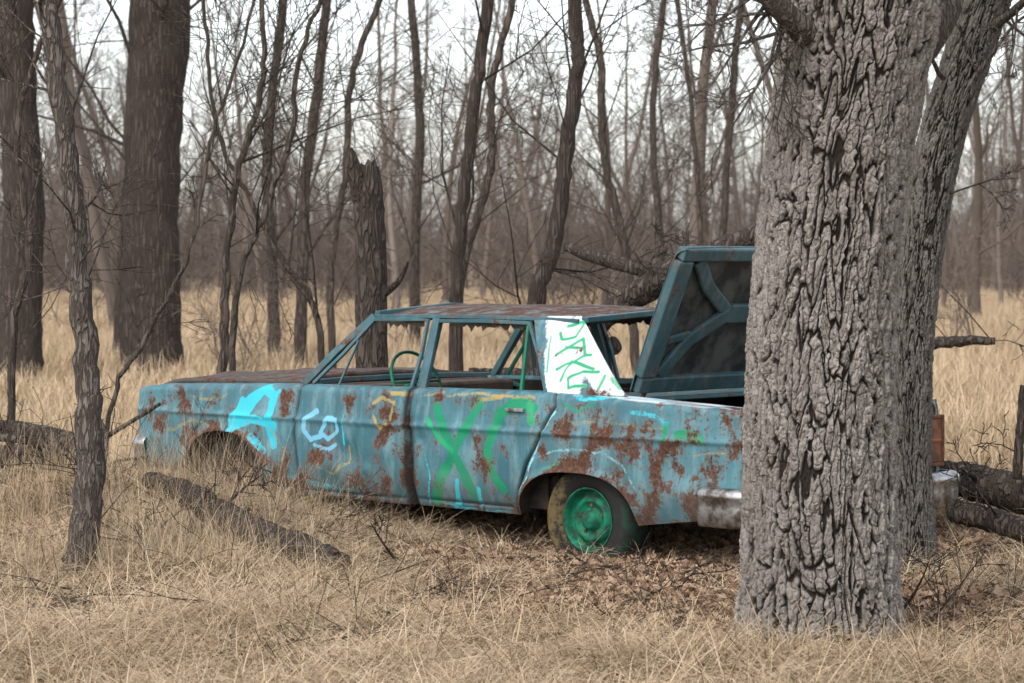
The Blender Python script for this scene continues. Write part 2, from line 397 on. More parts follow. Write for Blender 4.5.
for i in range(34):
    dd=U(13.4,14.9); a=onground(U(105,330),dd,-.02)
    grow(V,F,a,Vector((U(-.8,.8),U(-.3,.1),U(.15,1.0))).normalized(),U(.2,.6),.0045,0,2,.0015,.3,-.02,(2,4))
for pp,r0 in [([P(-30,428,16.5),P(20,432,16.4),P(60,440,16.3),P(100,452,16.2)],.06),([P(-20,455,16),P(40,452,16),P(90,470,15.8)],.045)]:
    q,r_=catmull(pp,[r0]*len(pp),6); tube(V,F,q,r_,10,cap=True,rough=.08)
mk('brush_pile',V,F,M_dead)
random.seed(46); V=[];F=[]
for (x,y,dd,x2,y2) in [(140,560,13.8,162,500),(95,560,13.3,60,430),(915,645,11.3,962,556),(905,610,11.6,930,560),(395,560,13.4,360,530),(700,655,10.9,620,640),(480,600,12.4,420,590)]:
    p0=P(x,y,dd);p1=P(x2,y2,dd-.1); grow(V,F,p0,(p1-p0).normalized(),(p1-p0).length*1.1,.010,0,2,.0022,.22,0)
for i in range(420):
    dd=U(10.2,15); x=U(-.19,.19)*dd; p0=Vector((x,dd,gh(x,dd)+.06)); s_=rvec(); s_.z*=.12
    grow(V,F,p0,s_.normalized(),U(.10,.5),U(.002,.008),0,1,.0016,.3,0)
mk('fallen_twigs',V,F,M_dead)

# ---------------------------------------------------------------- CAR
car=empty('abandoned_car',(1.779,14.658,0)); car.rotation_euler=(0,0,math.radians(137))
FS,FC=.682,.7314; LE=4.86
def pix2(px,py,yl=.9):
    dl=.9-yl; X0=1.165+dl*FS; D0=14+dl*FC; u=px-512
    s=(F_PX*X0-u*D0)/(u*FS+F_PX*FC); z=CH-(py-YH)*(D0+FS*s)/F_PX
    return s,z
def ztop(s): return np.interp(s,[0,.3,.9,1.4,2.4,3.3,4.0,4.6,LE],[.755,.775,.80,.815,.805,.795,.775,.755,.73])
AR=[(1.15,.41,.10,.30),(3.965,.36,.12,.38)]
def sup(s,z,a): return (np.abs((s-a[0])/a[1])**2.6+np.abs(np.maximum(z-a[2],0)/a[3])**2.6)**(1/2.6)
def zbot(s):
    zb=np.interp(s,[0,.35,.75,1.6,3.55,4.3,LE],[.25,.19,.14,.145,.165,.21,.27])
    for a in AR:
        uu=np.clip(np.abs(s-a[0])/a[1],0,1); zz=a[2]+a[3]*(1-uu**2.6)**(1/2.6)
        zb=np.where(np.abs(s-a[0])<a[1],np.maximum(zb,zz),zb)
    return zb
def plan(s):
    y=.90-.035*np.clip((s-3.2)/1.55,0,1)**2-.03*np.clip((1.2-s)/1.2,0,1)**2
    r=.09; y=y-np.where(s<r,r-np.sqrt(np.maximum(r*r-(r-s)**2,0)),0)
    r=.12; t=LE-s; y=y-np.where(t<r,r-np.sqrt(np.maximum(r*r-(r-t)**2,0)),0)
    return y
def segd(x,z,pl):
    d=np.full(np.shape(x),9.)
    for (x0,z0),(x1,z1) in zip(pl[:-1],pl[1:]):
        L2=(x1-x0)**2+(z1-z0)**2+1e-9
        t=np.clip(((x-x0)*(x1-x0)+(z-z0)*(z1-z0))/L2,0,1)
        d=np.minimum(d,np.hypot(x-x0-t*(x1-x0),z-z0-t*(z1-z0)))
    return d
door_rear=[pix2(*p) for p in [(549,393),(551,407),(541,430),(526,463),(516,490),(513,520)]]
GAPS=[[(3.30,.81),(3.33,.5),(3.29,.15)],[(2.39,.83),(2.37,.12)],door_rear]
CY=(.03,.47,.58);GR=(.0,.22,.10);GR2=(.01,.32,.13);YE=(.34,.26,.08);LB=(.16,.44,.60);WH=(.64,.68,.70);LC=(.28,.58,.64)
STR=[
 ([(224,442),(234,420),(250,398),(262,389),(272,398),(268,420),(272,444)],.034,CY,1),
 ([(232,428),(250,418),(274,426)],.028,CY,1),([(240,402),(230,420),(236,446)],.030,CY,.8),([(256,396),(244,412)],.034,CY,.9),([(250,436),(262,450)],.030,CY,.6),([(276,392),(268,404)],.02,CY,.6),
 ([(318,411),(306,418),(304,430),(312,440),(322,437)],.018,LB,.9),([(328,418),(322,432),(330,440),(340,432),(338,420),(329,418)],.015,LB,.9),
 ([(345,415),(346,445)],.008,CY,.6),([(316,446),(330,450),(338,446)],.014,LB,.7),
 ([(322,452),(318,466),(334,474),(350,462),(350,446)],.012,YE,.46),
 ([(180,395),(200,400),(226,396)],.014,YE,.40),([(165,430),(190,420),(215,430)],.018,YE,.42),([(270,430),(285,450),(275,470)],.014,YE,.38),
 ([(375,402),(385,398),(397,402),(395,420),(384,430),(378,418)],.014,YE,.6),([(392,392),(408,395)],.016,YE,.6),
 ([(436,408),(444,430),(455,455),(466,478),(474,498)],.034,GR,1),([(478,404),(466,430),(452,455),(440,480),(433,502)],.034,GR,1),
 ([(428,420),(440,440),(452,450)],.018,GR2,.8),
 ([(532,410),(522,404),(508,405),(498,414),(492,432),(489,455),(492,474),(502,490)],.029,GR,1),([(528,406),(530,422)],.026,GR2,1),
 ([(444,395),(470,393),(500,396),(530,398)],.014,YE,.44),([(480,400),(500,398)],.014,YE,.5),([(418,396),(440,392)],.012,YE,.42),
 ([(458,482),(456,500),(450,512)],.018,CY,.9),([(478,490),(476,512)],.015,CY,.9),([(440,505),(470,511),(500,513)],.007,CY,.9),
 ([(425,455),(430,480),(424,505)],.008,CY,.5),([(552,410),(544,430),(529,465),(520,492)],.008,LC,.5),
 ([(524,470),(534,458),(560,450),(600,452),(622,466),(634,492)],.011,LC,.38),([(560,392),(580,400),(620,396),(650,402)],.014,CY,.45),
 ([(536,436),(545,426),(565,422),(610,424),(660,430)],.014,YE,.36),([(556,445),(590,438),(625,448),(640,470)],.014,YE,.32),
 ([(676,436),(688,434),(698,440)],.030,GR,.75),([(628,412),(650,415),(664,424)],.018,CY,.40),([(664,425),(664,440)],.02,GR,.6),
 ([(560,404),(575,412),(590,404)],.009,GR,.6),([(250,470),(290,478),(345,492),(390,498)],.026,CY,.40),([(300,395),(300,470)],.006,CY,.4),
 ([(690,456),(722,452)],.012,YE,.4),([(540,500),(545,470),(560,462)],.014,GR2,.4)]
RU=[(392,410,.10),(388,434,.07),(486,466,.06),(478,440,.05),(505,450,.04),(470,404,.06),(436,398,.05),(560,425,.08),(600,432,.10),(625,445,.10),(655,455,.14),(690,437,.06),(655,487,.06),
 (270,470,.15),(190,440,.15),(175,400,.09),(300,485,.1),(322,455,.09),(355,478,.10),(410,480,.06),(728,405,.14),(285,400,.07),(152,420,.1),(240,480,.1),(575,470,.10),(540,450,.05),(704,475,.08),(735,450,.09),(215,395,.06),(350,400,.05),(640,510,.1),(690,505,.09),(380,490,.08)]
def paint(S,Z,strokes,yl=.9,mirror=False):
    rgb=np.zeros(S.shape+(3,)); a=np.zeros(S.shape)
    wx=(vnoise(S*14,Z*14,Z*0,5)-.5)*.018
    for px,wd,colr,st in strokes:
        pl=[pix2(x,y,yl) for x,y in px]
        d_=segd(S+wx,Z+wx,pl)
        k=np.clip((wd*1.15-d_)/(wd*.5),0,1)*st
        rgb=rgb*(1-k[...,None])+np.array(colr)*k[...,None]; a=a*(1-k)+k
    rgb=rgb/np.maximum(a,1e-3)[...,None]
    return rgb,a
def paintmat(name,base1,base2,rustlo=.588,rusthi=.65,attrs=True,chalk=(.19,.33,.36)):
    b=NB(name); v=b.coord()
    n1=b.noise(v,1.7,4,.6); n2=b.noise(b.coord((1,1,.8)),8,9,.76); n3=b.noise(v,50,5,.72); n4=b.noise(b.coord((5,5,1)),3,4,.6); n5=b.noise(v,110,2,.6)
    c=b.mix(b.step(n1,.35,.65),base1,base2)
    c=b.mix(b.math('MULTIPLY',b.step(n4,.45,.70),.5),c,chalk)
    c=b.mix(b.math('MULTIPLY',b.step(n3,.5,.75),.45),c,tuple(x*.45 for x in base1))
    stn=b.noise(b.coord((40,40,2.0)),1.0,3,.6)
    c=b.mix(b.math('MULTIPLY',b.step(stn,.52,.72),.38),c,(.075,.06,.05))
    r=n2
    if attrs:
        pa=b.attr('paint'); al=b.attr('pa').outputs['Fac']
        nzz=b.math('MULTIPLY',b.math('SUBTRACT',b.math('ADD',b.math('MULTIPLY',n3,.5),b.math('MULTIPLY',n2,.5)),.5),1.6)
        k=b.step(b.math('ADD',al,nzz),.30,.52)
        c=b.mix(b.math('MULTIPLY',k,.92),c,pa.outputs['Color'])
        r=b.math('SUBTRACT',b.math('ADD',n2,b.math('MULTIPLY',b.attr('rust').outputs['Fac'],.15)),b.math('MULTIPLY',k,.05))
    sp=b.math('ADD',b.math('MULTIPLY',n3,.48),b.math('MULTIPLY',r,.60))
    m1=b.step(r,rustlo,rusthi); m2=b.step(sp,.60,.64)
    m=b.math('MAXIMUM',m1,m2)
    rc=b.ramp(n3,[(.3,(.024,.013,.010)),(.5,(.072,.033,.021)),(.72,(.18,.080,.044))])
    halo=b.step(r,rustlo-.09,rusthi)
    c=b.mix(b.math('MULTIPLY',halo,.5),c,(.16,.115,.085))
    c=b.mix(m,c,rc)
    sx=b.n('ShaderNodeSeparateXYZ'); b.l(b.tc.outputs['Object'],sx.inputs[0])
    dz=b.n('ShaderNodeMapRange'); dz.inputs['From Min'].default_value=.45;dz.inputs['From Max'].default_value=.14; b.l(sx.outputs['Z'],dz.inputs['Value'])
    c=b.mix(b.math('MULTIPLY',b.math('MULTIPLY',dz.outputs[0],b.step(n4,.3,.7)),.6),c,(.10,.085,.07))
    if attrs: c=b.mix(b.attr('gap').outputs['Fac'],c,(.008,.007,.006))
    b.col(c)
    rr=b.mix(m,b.mix(n3,(.32,.32,.32),(.64,.64,.64)),(.95,.95,.95)); b.l(rr,b.b.inputs['Roughness']); b.b.inputs['Specular IOR Level'].default_value=.35
    b.bump(b.math('ADD',b.math('MULTIPLY',m,-.6),b.math('MULTIPLY',n5,.25)),.5,.004)
    return b.m
TB1,TB2=(.034,.118,.145),(.068,.190,.226)
M_car=paintmat('weathered_teal_paint',TB1,TB2)
M_carplain=paintmat('weathered_teal_plain',(.028,.083,.100),(.050,.130,.152),attrs=False,chalk=(.11,.185,.20))
M_lid=paintmat('lid_inner_teal',(.028,.072,.085),(.050,.115,.132),.58,.68,attrs=False,chalk=(.12,.18,.19))
M_roof=paintmat('roof_rusted',(.05,.10,.115),(.10,.13,.13),.38,.54,attrs=False,chalk=(.14,.16,.16))
M_hood=paintmat('hood_rusted',(.03,.035,.035),(.06,.05,.045),.46,.58,attrs=False,chalk=(.06,.06,.055))
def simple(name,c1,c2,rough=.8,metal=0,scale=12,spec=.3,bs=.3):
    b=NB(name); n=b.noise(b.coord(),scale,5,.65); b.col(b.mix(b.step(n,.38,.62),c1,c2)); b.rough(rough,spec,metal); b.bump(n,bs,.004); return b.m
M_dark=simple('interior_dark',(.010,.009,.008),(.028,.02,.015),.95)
M_lidin=simple('lid_inner_mottled',(.008,.012,.013),(.065,.068,.064),.6,0,5,.4)
M_rust=simple('rust',(.05,.025,.017),(.15,.068,.038),.95)
M_rustd=simple('rust_dark',(.028,.018,.013),(.085,.042,.026),.95)
M_chrome=simple('pitted_chrome',(.42,.42,.41),(.14,.11,.09),.34,.85,14,.5,.25)
M_tire=simple('tyre_painted',(.018,.018,.017),(.045,.04,.035),.9,0,8)
M_rim=simple('rim_green',(.0,.16,.08),(.015,.045,.032),.7,0,16)
b=NB('tyre_overspray'); n=b.noise(b.coord(),18,5,.72); sx=b.n('ShaderNodeSeparateXYZ'); b.l(b.tc.outputs['Object'],sx.inputs[0])
ly=b.step(b.math('ADD',sx.outputs['X'],b.math('MULTIPLY',n,.8)),1.62,1.76); lg=b.step(b.math('ADD',b.math('MULTIPLY',sx.outputs['X'],-1),b.math('MULTIPLY',n,.8)),-.50,-.36)
c=b.mix(b.math('MULTIPLY',ly,.65),(.022,.021,.020),(.17,.125,.05)); c=b.mix(b.math('MULTIPLY',lg,.35),c,(.01,.09,.05)); b.col(c); b.rough(.9,.2); M_yel=b.m
M_seat=simple('seat_vinyl',(.05,.045,.04),(.10,.07,.05),.85)
M_green=simple('green_spray',(.0,.16,.08),(.02,.10,.07),.6)
M_lens=simple('tail_lens',(.20,.075,.035),(.06,.03,.02),.6)
M_white=simple('white_spray',(.50,.54,.56),(.2,.24,.25),.6)

def side(sgn):
    S=np.linspace(0,LE,550); nr=64
    T=np.linspace(0,1,nr)
    zt=ztop(S);zb=zbot(S)
    Zs=zb[:,None]+T[None,:]*(zt-zb)[:,None]; SS=np.repeat(S[:,None],nr,1)
    y=plan(S)[:,None]+0*Zs
    y-=.055*np.clip((.34-Zs)/.19,0,1)**2
    y-=.16*np.clip(Zs-(.60+.0*SS),0,1)**1.0*.8
    y+=.012*np.exp(-((Zs-.60)/.014)**2)
    k=np.clip((Zs-(zt[:,None]-.035))/.035,0,1); y-=.035*(1-np.sqrt(1-k*k*.96))
    for a in AR:
        e=sup(SS,Zs,a); y+=.018*np.exp(-((np.maximum(e,1)-1.0)/.07)**2)*(np.abs(SS-a[0])<a[1]*1.35)
    ajar=.035*np.clip((3.3-SS)/.91,0,1)*((SS>2.385)&(SS<3.3))
    y+=ajar
    y+=.018*(vnoise(SS*3.2,Zs*4,Zs*0+sgn,2)-.5)+.014*(vnoise(SS*9,Zs*9,Zs*0+sgn,3)-.5)
    for (px,py,rr,dp) in [(352,455,.12,.028),(445,470,.1,.020),(665,470,.13,.028),(595,415,.08,.014),(270,440,.1,.020),(500,430,.07,.014),(330,480,.08,.018),(690,420,.06,.014),(370,470,.05,-.014),(420,440,.05,.014)]:
        s0,z0=pix2(px,py); y-=dp*np.exp(-((SS-s0)**2+(Zs-z0)**2)/(rr*rr*.5))
    gap=np.zeros_like(y)
    for g in GAPS: gap=np.maximum(gap,np.exp(-(segd(SS,Zs,g)/.0095)**2))
    gap=np.maximum(gap,np.exp(-((SS-2.375)/.026)**2)*np.clip((.70-Zs)/.3,0,1))
    gap=np.maximum(gap,.7*np.exp(-((Zs-.19)/.006)**2)*((SS>1.62)&(SS<3.5)))
    y-=.022*gap
    ins=np.interp(S,[0,.8,1.0,1.35,1.45,3.25,3.4,LE],[.13,.13,.12,.06,.045,.045,.13,.13])
    rows=[]
    for kk in range(1,9):
        t=kk/8; rows.append((S,y[:,-1]-ins*t,zt+.006*np.sin(t*math.pi/2)))
    for kk in (1,2,3): rows.append((S,y[:,-1]-ins-.004*kk,zt+.006-.022*kk))
    SX=np.concatenate([SS]+[r[0][:,None] for r in rows],1)
    YX=np.concatenate([y]+[r[1][:,None] for r in rows],1)
    ZX=np.concatenate([Zs]+[r[2][:,None] for r in rows],1)
    n=SX.shape[1]
    gx_=np.concatenate([gap]+[gap[:,-1:]]*8+[gap[:,-1:]*0+.5]*3,1)
    Vv=np.stack([SX,sgn*YX,ZX],-1).reshape(-1,3)
    Fq=gridfaces(len(S),n); 
    if sgn>0: Fq=Fq[:,::-1]
    ob=fast('body_side_left' if sgn>0 else 'body_side_right',Vv,Fq,M_car,car)
    if sgn>0: rgb,a=paint(SX,ZX,STR)
    else: rgb,a=paint(SX,ZX,[([(250,400),(290,470)],.03,WH,.8),([(560,400),(640,430),(690,400)],.03,GR,.9)])
    wk=np.clip((ZX-(ztop(SX)-.012))/.012,0,1)*((SX<1.45)&(SX>.1))*np.clip(.5+(vnoise(SX*6,YX*20,ZX*0,9)-.5)*1.6,0,1)
    rgb=rgb*(1-wk[...,None])+np.array(WH)*wk[...,None]; a=np.maximum(a,wk)
    ru=np.zeros_like(SX)
    for (px,py,rr) in RU:
        s0,z0=pix2(px,py); ru+=np.exp(-((SX-s0)**2+(ZX-z0)**2)/(rr*rr))
    ru+= 1.0*np.exp(-(ZX-zbot(SX))/.045)+.5*np.exp(-((SX-2.38)/.03)**2)
    fattr(ob.data,'paint',np.concatenate([rgb,np.ones(rgb.shape[:2]+(1,))],-1).reshape(-1,4),'FLOAT_COLOR')
    fattr(ob.data,'pa',a.ravel()); fattr(ob.data,'rust',np.clip(ru,0,1).ravel()); fattr(ob.data,'gap',np.clip(gx_,0,1).ravel())
    dep=np.full(len(S),.05)
    for a_ in AR: dep=np.where(np.abs(S-a_[0])<a_[1],.34,dep)
    y0=y[:,0]; zz=zb
    A=np.stack([S,sgn*y0,zz],-1);B=np.stack([S,sgn*(y0-.02),zz+.004],-1);C=np.stack([S,sgn*(y0-dep),zz+.01],-1)
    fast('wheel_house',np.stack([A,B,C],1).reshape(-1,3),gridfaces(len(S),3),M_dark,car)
side(1); side(-1)
class MB:
    def __init__(s): s.V=[];s.F=[]
    def box(s,x0,x1,y0,y1,z0,z1):
        b=len(s.V); s.V+=[Vector((x,y,z)) for x in(x0,x1) for y in(y0,y1) for z in(z0,z1)]
        s.F+=[(b,b+1,b+3,b+2),(b+4,b+6,b+7,b+5),(b,b+4,b+5,b+1),(b+2,b+3,b+7,b+6),(b,b+2,b+6,b+4),(b+1,b+5,b+7,b+3)]
    def beam(s,pts,w,h,nrm=Vector((0,1,0))):
        pts=[Vector(p) for p in pts]; b=len(s.V); m=len(pts)
        for i,p in enumerate(pts):
            t=(pts[min(i+1,m-1)]-pts[max(i-1,0)]).normalized(); u=t.cross(nrm).normalized(); v=u.cross(t).normalized()
            for a,c in((-1,-1),(1,-1),(1,1),(-1,1)): s.V.append(p+u*(a*w/2)+v*(c*h/2))
        for i in range(m-1):
            for k in range(4):
                k2=(k+1)%4; s.F.append((b+i*4+k,b+i*4+k2,b+i*4+4+k2,b+i*4+4+k))
        s.F.append((b,b+3,b+2,b+1)); e=b+(m-1)*4; s.F.append((e,e+1,e+2,e+3))
    def done(s,name,mat,bev=.004,smooth=False):
        ob=mk(name,s.V,s.F,mat,smooth,car)
        if bev:
            m=ob.modifiers.new('bevel','BEVEL'); m.width=bev; m.segments=2; m.limit_method='ANGLE'
        return ob
# roof
S=np.linspace(1.28,2.93,90); Yq=np.linspace(-1,1,70)
SS,YY=np.meshgrid(S,Yq,indexing='ij')
hw=.665-.02*((SS-2.1)/.8)**2
zz=1.205+.058*(1-np.abs(YY)**2.6)-.012*((SS-2.15)/.8)**2-.02*np.clip((1.36-SS)/.08,0,1)**2-.015*np.clip((SS-2.86)/.07,0,1)**2
zz+=.012*(vnoise(SS*5,YY*5,SS*0,4)-.5)
ss2=SS-.05*np.sign(SS-2.1)*np.abs(YY)**4*(np.abs(SS-2.1)/.82)**6
rf=fast('roof',np.stack([ss2,YY*hw,zz],-1).reshape(-1,3),gridfaces(90,70),M_roof,car)
m=rf.modifiers.new('s','SOLIDIFY'); m.thickness=.025; m.offset=-1
rm=MB()
for sg in(1,-1):
    rm.beam([(2.90,sg*.655,1.196),(2.5,sg*.672,1.203),(2.1,sg*.676,1.206),(1.6,sg*.672,1.203),(1.33,sg*.655,1.194)],.022,.016)
rm.done('drip_rail',M_carplain,.003)
for sg in(1,-1):
    nu,nv=90,90
    Uu,Vv=np.meshgrid(np.linspace(0,1,nu),np.linspace(0,1,nv),indexing='ij')
    sf=1.40+(1.645-1.40)*Vv; sr=.885+(1.335-.885)*Vv**.9-.02*np.sin(Vv*math.pi)
    s_=sr+(sf-sr)*Uu; z_=.80+(1.207-.80)*Vv+.004; y_=.815-(.815-.655)*Vv**1.15+.012*np.sin(Vv*math.pi)-.05*(1-Uu)**2*(1-.2*Vv)
    ob=fast('c_pillar',np.stack([s_,sg*y_,z_],-1).reshape(-1,3),gridfaces(nu,nv),M_car,car)
    TX=[([(557,327),(571,324),(568,338),(557,341),(553,334)],.0095,GR2,1),([(556,356),(575,340),(583,357)],.0095,GR2,1),([(563,348),(580,349)],.008,GR2,1),
        ([(560,369),(587,356)],.0095,GR2,1),([(572,362),(594,370)],.0095,GR2,1),([(573,364),(566,380)],.009,GR2,1),
        ([(600,374),(585,372),(573,379),(575,388),(592,388)],.0095,GR2,1),([(606,378),(603,390)],.009,GR2,1),([(612,380),(622,390)],.012,GR2,.8),([(546,338),(552,372)],.007,GR2,.8)]
    wh=[([(552,312),(562,345),(574,400)],.135,WH,1),([(585,335),(620,392)],.12,WH,1)]
    rgb,a=paint(s_,z_,(wh+TX) if sg>0 else wh,.76)
    a=a*np.clip(1.25-.5*vnoise(s_*12,z_*12,z_*0,12)-.25*np.exp(-(Vv/.08)**2),0,1)
    fattr(ob.data,'paint',np.concatenate([rgb,np.ones(rgb.shape[:2]+(1,))],-1).reshape(-1,4),'FLOAT_COLOR')
    fattr(ob.data,'pa',a.ravel()); fattr(ob.data,'rust',(.45*np.exp(-((Vv-.0)/.1)**2)+.4*np.exp(-((Vv-1)/.06)**2)).ravel()); fattr(ob.data,'gap',np.zeros(a.size))
    m=ob.modifiers.new('s','SOLIDIFY'); m.thickness=.03; m.offset=0
fr=MB(); frg=MB(); frl=MB()
for sg in(1,-1):
    A0=(3.33,sg*.80,.80);A1=(2.90,sg*.655,1.195)
    fr.beam([A0,(3.12,sg*.735,1.0),A1],.042,.04)
    (frg if sg<0 else frl).beam([(3.24,sg*.825,.805),(3.05,sg*.765,.98),(2.87,sg*.69,1.178),(2.6,sg*.685,1.184),(2.44,sg*.685,1.182),(2.42,sg*.76,.99),(2.41,sg*.852,.80)],.020,.02)
    frl.beam([(3.02,sg*.83,.80),(2.96,sg*.73,1.06)],.012,.014)
    fr.beam([(2.375,sg*.80,.80),(2.375,sg*.74,.98),(2.385,sg*.66,1.19)],.055,.04)
    frl.beam([(2.33,sg*.825,.80),(2.335,sg*.765,.98),(2.35,sg*.69,1.178),(2.0,sg*.69,1.184),(1.66,sg*.685,1.178),(1.52,sg*.755,.99),(1.41,sg*.825,.81)],.022,.022)
    frg.beam([(1.60,sg*.82,.80),(1.64,sg*.74,1.02),(1.66,sg*.695,1.165)],.018,.018)
fr.beam([(3.36,-.80,.80),(3.41,-.4,.81),(3.42,0,.812),(3.41,.4,.81),(3.36,.80,.80)],.05,.03,Vector((0,0,1)))
fr.beam([(2.90,-.64,1.21),(2.93,0,1.25),(2.90,.64,1.21)],.04,.035,Vector((0,0,1)))
fr.beam([(1.30,-.64,1.20),(1.28,0,1.235),(1.30,.64,1.20)],.05,.03,Vector((0,0,1)))
fr.done('pillars',M_carplain); frg.done('window_frame_green',M_green,.003); frl.done('window_frame',M_carplain,.003)
# torn headliner hanging under the roof edge
random.seed(77); V=[];F=[]
for (s0,s1) in ((2.30,1.72),(2.84,2.50)):
    n=26
    for sg in (1,-1):
        b0=len(V)
        for i in range(n+1):
            s=s0+(s1-s0)*i/n; L=.012+.035*abs(math.sin(i*1.3+sg))*R()+.02*R()
            V.append(Vector((s,sg*.655,1.178))); V.append(Vector((s+U(-.006,.006),sg*(.66+U(-.01,.005)),1.178-L)))
        for i in range(n): F.append((b0+2*i,b0+2*i+2,b0+2*i+3,b0+2*i+1))
mk('torn_headliner',V,F,M_seat,False,car)
sh=MB(); sh.box(.86,1.34,-.72,.72,.775,.795); sh.done('rear_shelf',M_carplain)
ck=MB(); ck.box(3.30,3.52,-.72,.72,.765,.79); ck.done('cowl',M_hood)
it=MB(); it.box(.15,4.5,-.56,.56,.18,.20); it.box(1.6,3.55,-.82,.82,.16,.178); it.box(3.50,3.53,-.80,.80,.20,.76)
it.box(1.36,1.38,-.78,.78,.2,.77); it.box(.03,.05,-.74,.74,.25,.70); it.box(4.68,4.70,-.7,.7,.3,.66)
for sg in(1,-1):
    it.box(1.42,3.3,min(sg*.79,sg*.80),max(sg*.79,sg*.80),.18,.78)
    it.box(.10,1.35,min(sg*.63,sg*.64),max(sg*.63,sg*.64),.2,.745); it.box(3.55,4.66,min(sg*.60,sg*.61),max(sg*.60,sg*.61),.2,.70)
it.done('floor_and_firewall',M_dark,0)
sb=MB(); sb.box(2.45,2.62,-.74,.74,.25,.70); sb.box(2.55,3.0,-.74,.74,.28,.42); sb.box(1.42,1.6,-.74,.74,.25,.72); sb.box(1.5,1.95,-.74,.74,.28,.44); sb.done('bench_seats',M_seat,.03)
da=MB(); da.box(3.12,3.36,-.76,.76,.62,.785); da.done('dashboard',M_seat,.02)
V=[];F=[]; c0=Vector((2.86,.36,.81)); ax=Vector((.85,0,-.40)).normalized(); e1=Vector((0,1,0)); e2=ax.cross(e1)
ring=[c0+e1*(.19*math.cos(t))+e2*(.19*math.sin(t)) for t in np.linspace(0,2*math.pi,33)]; tube(V,F,ring,[.010]*33,8)
for t in(0,math.pi,math.pi*1.5): tube(V,F,[c0,c0+e1*(.19*math.cos(t))+e2*(.19*math.sin(t))],[.009,.007],6)
tube(V,F,[c0,c0+ax*.4],[.022,.02],8); mk('steering_wheel',V,F,M_green,True,car)
S=np.linspace(3.44,4.78,50);Yq=np.linspace(-1,1,50);SS,YY=np.meshgrid(S,Yq,indexing='ij')
zz=ztop(SS)+.030+.03*(1-YY**2)-.04*np.clip((SS-4.5)/.28,0,1)**2+.012*np.exp(-((np.abs(YY)-.45)/.07)**2)+.012*(vnoise(SS*4,YY*4,SS*0,8)-.5)
ho=fast('hood',np.stack([SS,YY*(.735-.01*(SS-3.4)),zz],-1).reshape(-1,3),gridfaces(50,50),M_hood,car)
m=ho.modifiers.new('s','SOLIDIFY'); m.thickness=.03; m.offset=-1
fp=MB(); o_=.10; fp.box(4.62+o_,4.68+o_,-.80,.80,.60,.70); fp.box(4.62+o_,4.69+o_,-.80,.80,.27,.38)
for i in range(9): fp.box(4.63+o_,4.665+o_,-.5,.5,.40+i*.022,.408+i*.022)
for sg in(1,-1): fp.box(4.62+o_,4.70+o_,min(sg*.78,sg*.84),max(sg*.78,sg*.84),.28,.70); fp.box(4.62+o_,4.67+o_,min(sg*.50,sg*.54),max(sg*.50,sg*.54),.38,.60)
fp.done('front_panel',M_carplain)
def lathe(name,prof,n,loc,mat,sg=1,flat=None):
    V=[];F=[]
    for i in range(n):
        t=2*math.pi*i/n
        for r,yo in prof:
            z=r*math.sin(t); 
            if flat is not None and z<flat: z=flat+(z-flat)*.25
            V.append(Vector((loc[0]+r*math.cos(t),loc[1]+sg*yo,loc[2]+z)))
    m=len(prof)
    for i in range(n):
        i2=(i+1)%n
        for k in range(m-1): F.append((i*m+k,i2*m+k,i2*m+k+1,i*m+k+1))
    return mk(name,V,F,mat,True,car)
for sg in(1,-1):
    V=[];F=[]; n=28
    prof=[(.10,4.76),(.10,4.80),(.085,4.80),(.08,4.74),(.03,4.70),(.001,4.695)]
    for i in range(n):
        t=2*math.pi*i/n
        for r,x in prof: V.append(Vector((x,sg*.66+r*math.cos(t),.49+r*math.sin(t))))
    for i in range(n):
        for k in range(len(prof)-1): F.append((i*6+k,((i+1)%n)*6+k,((i+1)%n)*6+k+1,i*6+k+1))
    mk('headlight_bezel',V,F,M_chrome,True,car)
for (s0,z0,nm) in((1.11,.145,'rear'),(3.97,.19,'front')):
    for sg in(1,-1):
        y0=.81 if nm=='rear' else .77
        R0=.300
        lathe('tyre_'+nm,[(.165,-.15),(.24,-.165),(.285,-.15),(R0,-.12),(R0+.002,-.06),(R0,-.01),(.292,.012),(.280,.03),(.255,.04),(.25,.036),(.225,.04),(.195,.032),(.172,.015),(.165,.0)],64,(s0,sg*y0,z0),M_yel if nm=='rear' else M_tire,sg,-.22)
        lathe('rim_'+nm,[(.17,.015),(.175,.022),(.165,.020),(.160,-.01),(.152,-.03),(.14,-.035),(.128,-.02),(.115,.0),(.10,.004),(.092,-.006),(.07,-.02),(.055,-.02),(.05,.012),(.035,.022),(.001,.024)],56,(s0,sg*y0,z0),M_rim if nm=='rear' else M_rustd,sg)
        mbx=MB()
        for i in range(5):
            t=2*math.pi*i/5+.3; cx_,cz_=s0+.077*math.cos(t),z0+.077*math.sin(t)
            mbx.box(cx_-.009,cx_+.009,sg*(y0-.02)-.012,sg*(y0-.02)+.012,cz_-.009,cz_+.009)
        mbx.done('lug_nuts',M_rust,.002)
nu,nv=120,50
YY,ZZ=np.meshgrid(np.linspace(-.80,.80,nu),np.linspace(.25,.765,nv),indexing='ij')
xx=.012-.02*(1-np.abs(YY/.8)**4)+.02*np.exp(-((ZZ-.55)/.09)**6)*(np.abs(YY)<.58)
ob=fast('rear_panel',np.stack([xx,YY,ZZ],-1).reshape(-1,3),gridfaces(nu,nv),M_car,car)
z0=np.zeros(nu*nv); fattr(ob.data,'paint',np.ones((nu*nv,4)),'FLOAT_COLOR'); fattr(ob.data,'pa',z0); fattr(ob.data,'rust',z0+.6); fattr(ob.data,'gap',z0)
tl=MB(); tr=MB()
